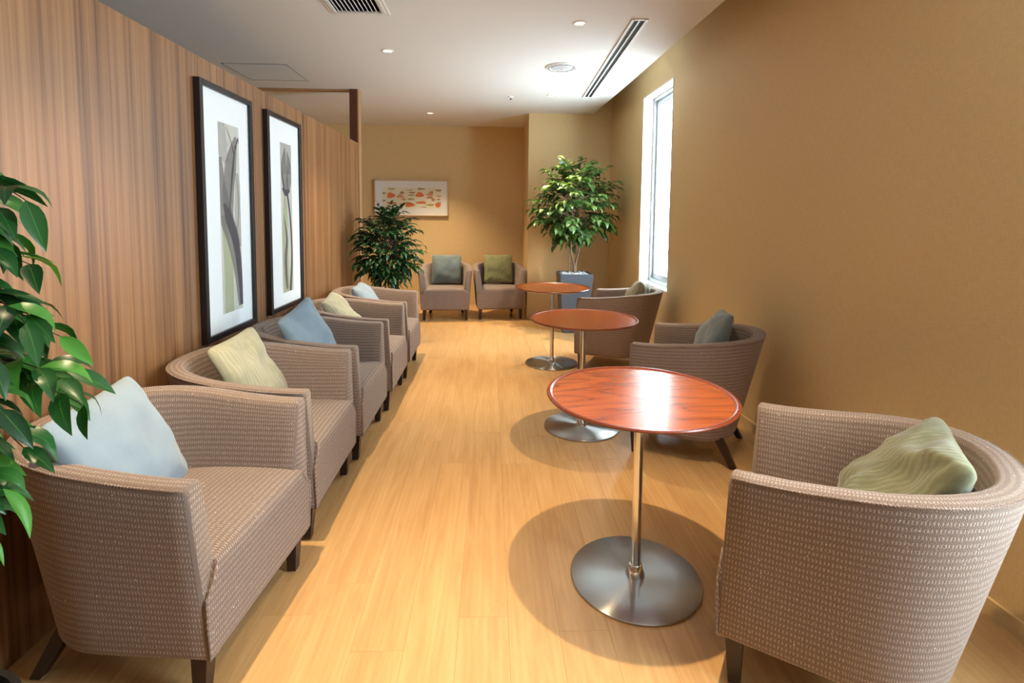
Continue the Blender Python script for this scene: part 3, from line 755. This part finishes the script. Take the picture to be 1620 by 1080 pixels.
t = thing('framed_print', 'wide pale-framed print of orange blotches on the far wall', 'picture', (-1.19, YF, 1.335))
W_, H_ = 1.095, 0.535
for a, b, c, d_ in ((-W_ / 2, -W_ / 2 + 0.016, 0, H_), (W_ / 2 - 0.016, W_ / 2, 0, H_), (-W_ / 2, W_ / 2, 0, 0.016), (-W_ / 2, W_ / 2, H_ - 0.016, H_)):
    B().box(a, b, -0.045, -0.001, c, d_).obj('frame_bar', 'palewood', t, bevel=0.002)
B().box(-W_ / 2 + 0.012, W_ / 2 - 0.012, -0.030, -0.004, 0.012, H_ - 0.012).obj('mount', 'white', t)
M['p_cream'] = m_print('p_cream', (0.72, 0.66, 0.50), 1.0)
PX0, PX1, PZ0, PZ1 = -0.425, 0.445, 0.115, 0.420
B().box(PX0, PX1, -0.0312, -0.0302, PZ0, PZ1).obj('art_print', 'p_cream', t)
M['p_or'] = m_print('p_or', (0.72, 0.15, 0.035), 0.85); M['p_pk'] = m_print('p_pk', (0.76, 0.32, 0.17), 0.75); M['p_ol'] = m_print('p_ol', (0.44, 0.34, 0.10), 0.7); M['p_br'] = m_print('p_br', (0.42, 0.19, 0.07), 0.8)
BL = [(0.15, 0.93, .11, .06, 'p_ol'), (0.02, 0.72, .07, .07, 'p_ol'), (0.14, 0.62, .11, .19, 'p_or'), (0.30, 0.58, .10, .13, 'p_pk'), (0.33, 0.75, .06, .09, 'p_br'), (0.46, 0.88, .10, .03, 'p_ol'), (0.50, 0.76, .09, .06, 'p_br'), (0.49, 0.64, .11, .04, 'p_ol'), (0.65, 0.95, .11, .07, 'p_ol'), (0.63, 0.66, .11, .17, 'p_or'), (0.80, 0.68, .10, .11, 'p_pk'), (0.83, 0.78, .06, .08, 'p_br'), (0.95, 0.88, .09, .07, 'p_ol'), (0.96, 0.60, .07, .05, 'p_pk'), (0.36, 0.43, .06, .09, 'p_pk'), (0.48, 0.44, .10, .07, 'p_ol'), (0.80, 0.53, .10, .08, 'p_br'), (0.95, 0.44, .06, .07, 'p_pk'), (0.86, 0.42, .05, .09, 'p_br'), (0.15, 0.24, .13, .09, 'p_or'), (0.02, 0.36, .05, .07, 'p_ol'), (0.46, 0.17, .13, .16, 'p_or'), (0.44, 0.24, .10, .06, 'p_br'), (0.66, 0.28, .14, .09, 'p_or'), (0.81, 0.17, .12, .07, 'p_ol'), (0.94, 0.16, .08, .15, 'p_or'), (0.96, 0.28, .07, .04, 'p_br'), (0.10, 0.06, .08, .04, 'p_ol'), (0.32, 0.20, .06, .05, 'p_pk'), (0.70, 0.06, .09, .03, 'p_ol')]
for k, (u, w, a, b, mt) in enumerate(BL):
    q = B(); n = 14; ring = []
    for i in range(n):
        an = 2 * PI * i / n; rr = 1 + 0.16 * math.sin(3 * an + k)
        uu = min(1, max(0, u + a * 0.62 * rr * math.cos(an))); ww = min(1, max(0, w + b * 0.72 * rr * math.sin(an)))
        ring.append((PX0 + uu * (PX1 - PX0), -0.0314 - k * 0.00004, PZ0 + ww * (PZ1 - PZ0)))
    q.v += ring; q.f.append(tuple(range(n))); q.obj('printed_shape', mt, t)

# ================================================================== PLANTS
def leaf_mesh(wid, fold, curl, n=6):
    vs = []; uv = []; fs = []
    for i in range(n + 1):
        s = i / n
        w = wid * math.sin(PI * s ** 0.80) ** 0.85 * (1 - 0.25 * s) if 0 < i < n else 0.004
        y = s; z = curl * (0.25 - (s - 0.5) ** 2) * 0.8 - (0.25 * max(0, s - 0.7) * curl * 2)
        for k, a in enumerate((-1, 0, 1)):
            vs.append((a * w, y, z + abs(a) * w * fold)); uv.append((0.5 + a * 0.5, s))
    for i in range(n):
        for k in range(2): fs.append((i * 3 + k, i * 3 + k + 1, i * 3 + k + 4, i * 3 + k + 3))
    return vs, fs, uv
def basis(pos, dirv, nrm, L):
    y = dirv.normalized(); x = y.cross(nrm).normalized(); z = x.cross(y)
    m = Matrix((x, y, z)).transposed().to_4x4(); m = Matrix.Translation(pos) @ m @ Matrix.Scale(L, 4); return m
def make_leaves(t, spots, mat, kinds, cap=300):
    """spots: list of (pos, dir, normal, length) in the plant's frame, most visible first"""
    data = [leaf_mesh(*k) for k in kinds]
    mes = [mesh('leaf', v, f, True, u) for v, f, u in data]
    for me in mes: me.materials.append(M[mat])
    for i, s in enumerate(spots[:cap]):
        o = link('leaf', mes[i % len(mes)], None, t); o.matrix_local = basis(*s)
    rest = spots[cap:]
    if rest:
        V, F, U = [], [], []
        for i, s in enumerate(rest):
            m = basis(*s); v, f, u = data[i % len(data)]; b = len(V)
            V += [m @ Vector(p) for p in v]; F += [tuple(b + q for q in ff) for ff in f]; U += u
        o = link('inner_foliage', mesh('inner_foliage', V, F, True, U), mat, t); o['kind'] = 'stuff'
def twig_leaves(path, rng, L, droop, spread=0.9, every=1):
    out = []; n = len(path)
    for i in range(1, n):
        t = (path[i] - path[i - 1]).normalized()
        side = t.cross(Vector((0, 0, 1)))
        if side.length < 0.1: side = Vector((1, 0, 0))
        side.normalize()
        for sg in (((1, -1) if i < n - 1 else (0,))):
            d = t * 0.75 + side * sg * spread + Vector((rng.uniform(-.35, .35), rng.uniform(-.35, .35), rng.uniform(-.3, .25) - droop))
            nr = Vector((rng.uniform(-.5, .5), rng.uniform(-.7, .3), 1.0))
            out.append((path[i].copy(), d, nr, L * rng.uniform(0.75, 1.2)))
    return out
# --- near ficus, at the left edge of the photo
rng = random.Random(3)
base = Vector((-1.17, 1.055, 0))
pl = thing('potted_ficus', 'large green ficus with broad leaves at the left edge, before nearest armchair', 'plant', base)
B().lathe([(0.10, 0.0), (0.105, 0.005), (0.135, 0.24), (0.145, 0.245), (0.145, 0.27), (0.130, 0.27), (0.126, 0.23)], 40, True, False).obj('pot', 'blackpot', pl, True)
B().lathe([(0.0, 0.228), (0.127, 0.225)], 24, False, False).obj('soil', 'soil', pl)
B().tube([(0, 0, 0.2), (0.02, 0.01, 0.5), (-0.01, 0.0, 0.8), (0.01, 0.02, 1.1), (0, 0, 1.5)], [0.016, 0.014, 0.012, 0.010, 0.005], 8).obj('trunk', 'bark', pl, True)
# tips of the twigs (x, y, z in the room)
tips = [(-0.845, 0.98, 1.37), (-0.86, 0.90, 1.31), (-0.88, 1.02, 1.25), (-0.83, 0.95, 1.15), (-0.83, 1.02, 1.11), (-0.85, 0.90, 1.10), (-0.80, 0.98, 1.04), (-0.82, 0.88, 1.02), (-0.80, 1.03, 0.97), (-0.83, 0.93, 0.93), (-0.90, 0.86, 0.90), (-0.86, 0.92, 0.86), (-0.94, 0.96, 0.80), (-0.98, 0.85, 1.45), (-0.97, 0.98, 1.18), (-0.97, 0.88, 1.0), (-1.0, 1.02, 0.92), (-1.02, 0.8, 1.25)]
spots = []
for tp in list(tips[:14]):
    for q in range(2): tips.append((tp[0] - rng.uniform(0.02, 0.14), tp[1] + rng.uniform(-0.10, 0.08), tp[2] + rng.uniform(-0.05, 0.05)))
for i in range(22):   # the side of the crown outside the frame
    a = rng.uniform(1.2, 5.2); r = rng.uniform(0.2, 0.34)
    tips.append((max(-1.28, -1.20 + r * math.cos(a)), min(1.2, 0.93 + r * math.sin(a)), rng.uniform(0.85, 1.6)))
for k, tp in enumerate(tips):
    tip = Vector(tp) - base
    st = Vector((0, 0, tip.z + rng.uniform(-0.02, 0.15))); st.z = min(1.45, max(0.75, st.z))
    mid = st.lerp(tip, 0.55) + Vector((0, 0, 0.055))
    path = [st * (1 - s) ** 2 + mid * 2 * s * (1 - s) + tip * s * s for s in [q / 7 for q in range(8)]]
    B().tube(path, [0.0030 - 0.0003 * q for q in range(8)], 5).obj('twig', 'darkbark', pl, True)
    spots += twig_leaves(path[2:], rng, 0.088, 0.30, 0.8)
make_leaves(pl, spots, 'leaf_near', [(0.20, 0.25, 0.5), (0.23, 0.15, 0.8), (0.19, 0.35, 0.2)])
# --- dark ficus at the end of the wood wall
def tree(t, rng, cz, rx_, ry_, rz_, nb, L, trunks, mat, barkmat, kinds, droop, jitter=0.25, tw=0.0025, clip=None):
    sp = []; tws = B()
    for k in range(nb):
        u = rng.uniform(-1, 1); a = 2.399963 * k + rng.uniform(-.3, .3); q = math.sqrt(1 - u * u); r = rng.uniform(0.72, 1.0)
        tip = Vector((rx_ * r * q * math.cos(a), ry_ * r * q * math.sin(a), cz + rz_ * r * u))
        if clip: tip = clip(tip)
        st = Vector((tip.x * 0.18, tip.y * 0.18, cz + (tip.z - cz) * 0.55 - 0.10))
        mid = st.lerp(tip, 0.55) + Vector((0, 0, 0.08))
        path = [st * (1 - s) ** 2 + mid * 2 * s * (1 - s) + tip * s * s for s in [j / 6 for j in range(7)]]
        tws.tube(path, [tw * (1.4 - 0.15 * j) for j in range(7)], 4)
        sp += twig_leaves(path[1:], rng, L, droop)
    tws.obj('branches', barkmat, t, True)['kind'] = 'stuff'
    cdir = Vector((0, -1, 0.15))
    sp.sort(key=lambda s: -((s[0] - Vector((0, 0, cz))).dot(cdir)))
    make_leaves(t, sp, mat, kinds)
rng = random.Random(11)
pl = thing('potted_ficus', 'bushy dark green ficus behind the last armchair, at the end of the wood wall', 'plant', (-1.04, 5.22, 0))
B().lathe([(0.11, 0.0), (0.115, 0.005), (0.15, 0.26), (0.16, 0.265), (0.16, 0.29), (0.145, 0.29), (0.14, 0.25)], 40, True, False).obj('pot', 'blackpot', pl, True)
B().lathe([(0.0, 0.246), (0.141, 0.243)], 24, False, False).obj('soil', 'soil', pl)
for k, (ax, ay, bx_, by_) in enumerate(((0.02, 0, 0.06, 0.0), (-0.03, 0.02, -0.10, 0.03), (0.05, 0.03, 0.12, 0.05), (-0.01, -0.04, 0.0, -0.08))):
    B().tube([(ax, ay, 0.22), (ax + 0.3 * bx_, ay, 0.5), (bx_ * 0.8, by_, 0.8), (bx_ * 1.2, by_ * 1.2, 1.15)], [0.011, 0.010, 0.008, 0.004], 6).obj('stem', 'darkbark', pl, True)
def clip_wall(p): p.x = max(p.x, -0.27); return p
tree(pl, rng, 1.03, 0.37, 0.30, 0.46, 190, 0.088, None, 'leaf_far', 'darkbark', [(0.19, 0.3, 0.5), (0.22, 0.2, 0.9), (0.17, 0.4, 0.2)], 0.35, clip=clip_wall)
# --- light tree in the slate planter
rng = random.Random(21)
pl = thing('potted_tree', 'tall leafy tree in a tapered slate-grey planter beside the column', 'plant', (0.985, 6.05, 0))
def frus(b, s0, s1, z0, z1, inner=False):
    n = len(b.v)
    for s, z in ((s0, z0), (s1, z1)): b.v += [(-s, -s, z), (s, -s, z), (s, s, z), (-s, s, z)]
    for i in range(4):
        f = (n + i, n + (i + 1) % 4, n + (i + 1) % 4 + 4, n + i + 4); b.f.append(f[::-1] if inner else f)
    return n
pb = B(); n0 = frus(pb, 0.145, 0.192, 0.0, 0.69); pb.f.append((3, 2, 1, 0))
n1 = frus(pb, 0.168, 0.172, 0.60, 0.69, True)
for i in range(4): j = (i + 1) % 4; pb.f.append((4 + i, 4 + j, n1 + 4 + j, n1 + 4 + i))
pb.obj('planter', 'slate', pl, bevel=0.004)
B().box(-0.169, 0.169, -0.169, 0.169, 0.62, 0.655).obj('soil', 'soil', pl)
pv = B()
ico = bmesh.new(); bmesh.ops.create_icosphere(ico, subdivisions=1, radius=1.0); iv = [v.co.copy() for v in ico.verts]; ifs = [tuple(v.index for v in f.verts) for f in ico.faces]; ico.free()
for k in range(170):
    x, y = rng.uniform(-0.15, 0.15), rng.uniform(-0.15, 0.15); r = rng.uniform(0.011, 0.019); b = len(pv.v)
    pv.v += [(x + c.x * r * 1.2, y + c.y * r, 0.662 + rng.uniform(0, 0.022) + c.z * r * 0.7) for c in iv]; pv.f += [tuple(b + q for q in f) for f in ifs]
o = pv.obj('pebbles', 'pebble', pl, True); o['kind'] = 'stuff'
for pts, rr in (([(0.01, 0, 0.63), (0.0, 0, 0.78), (-0.045, 0.01, 0.95), (-0.05, 0, 1.2), (-0.02, 0.02, 1.5), (-0.03, 0, 1.85)], [0.016, 0.014, 0.012, 0.010, 0.008, 0.004]),
                ([(0.012, 0, 0.63), (0.015, 0, 0.80), (0.06, 0, 1.0), (0.075, 0.01, 1.2), (0.03, 0.01, 1.5), (0.05, 0, 1.95)], [0.016, 0.013, 0.011, 0.009, 0.007, 0.004]),
                ([(-0.07, 0.01, 0.63), (-0.06, 0.01, 0.85), (-0.035, 0.0, 1.1), (0.0, 0, 1.6)], [0.006, 0.006, 0.005, 0.003])):
    B().tube(pts, rr, 8).obj('trunk', 'bark', pl, True)
def clip_col(p):
    p.x = min(p.x, 0.45); p.y = min(p.y, 0.55); return p
tree(pl, rng, 1.50, 0.56, 0.44, 0.54, 175, 0.108, None, 'leaf_light', 'bark', [(0.27, 0.2, 0.6), (0.30, 0.1, 0.9), (0.25, 0.3, 0.3)], 0.40, clip=clip_col)
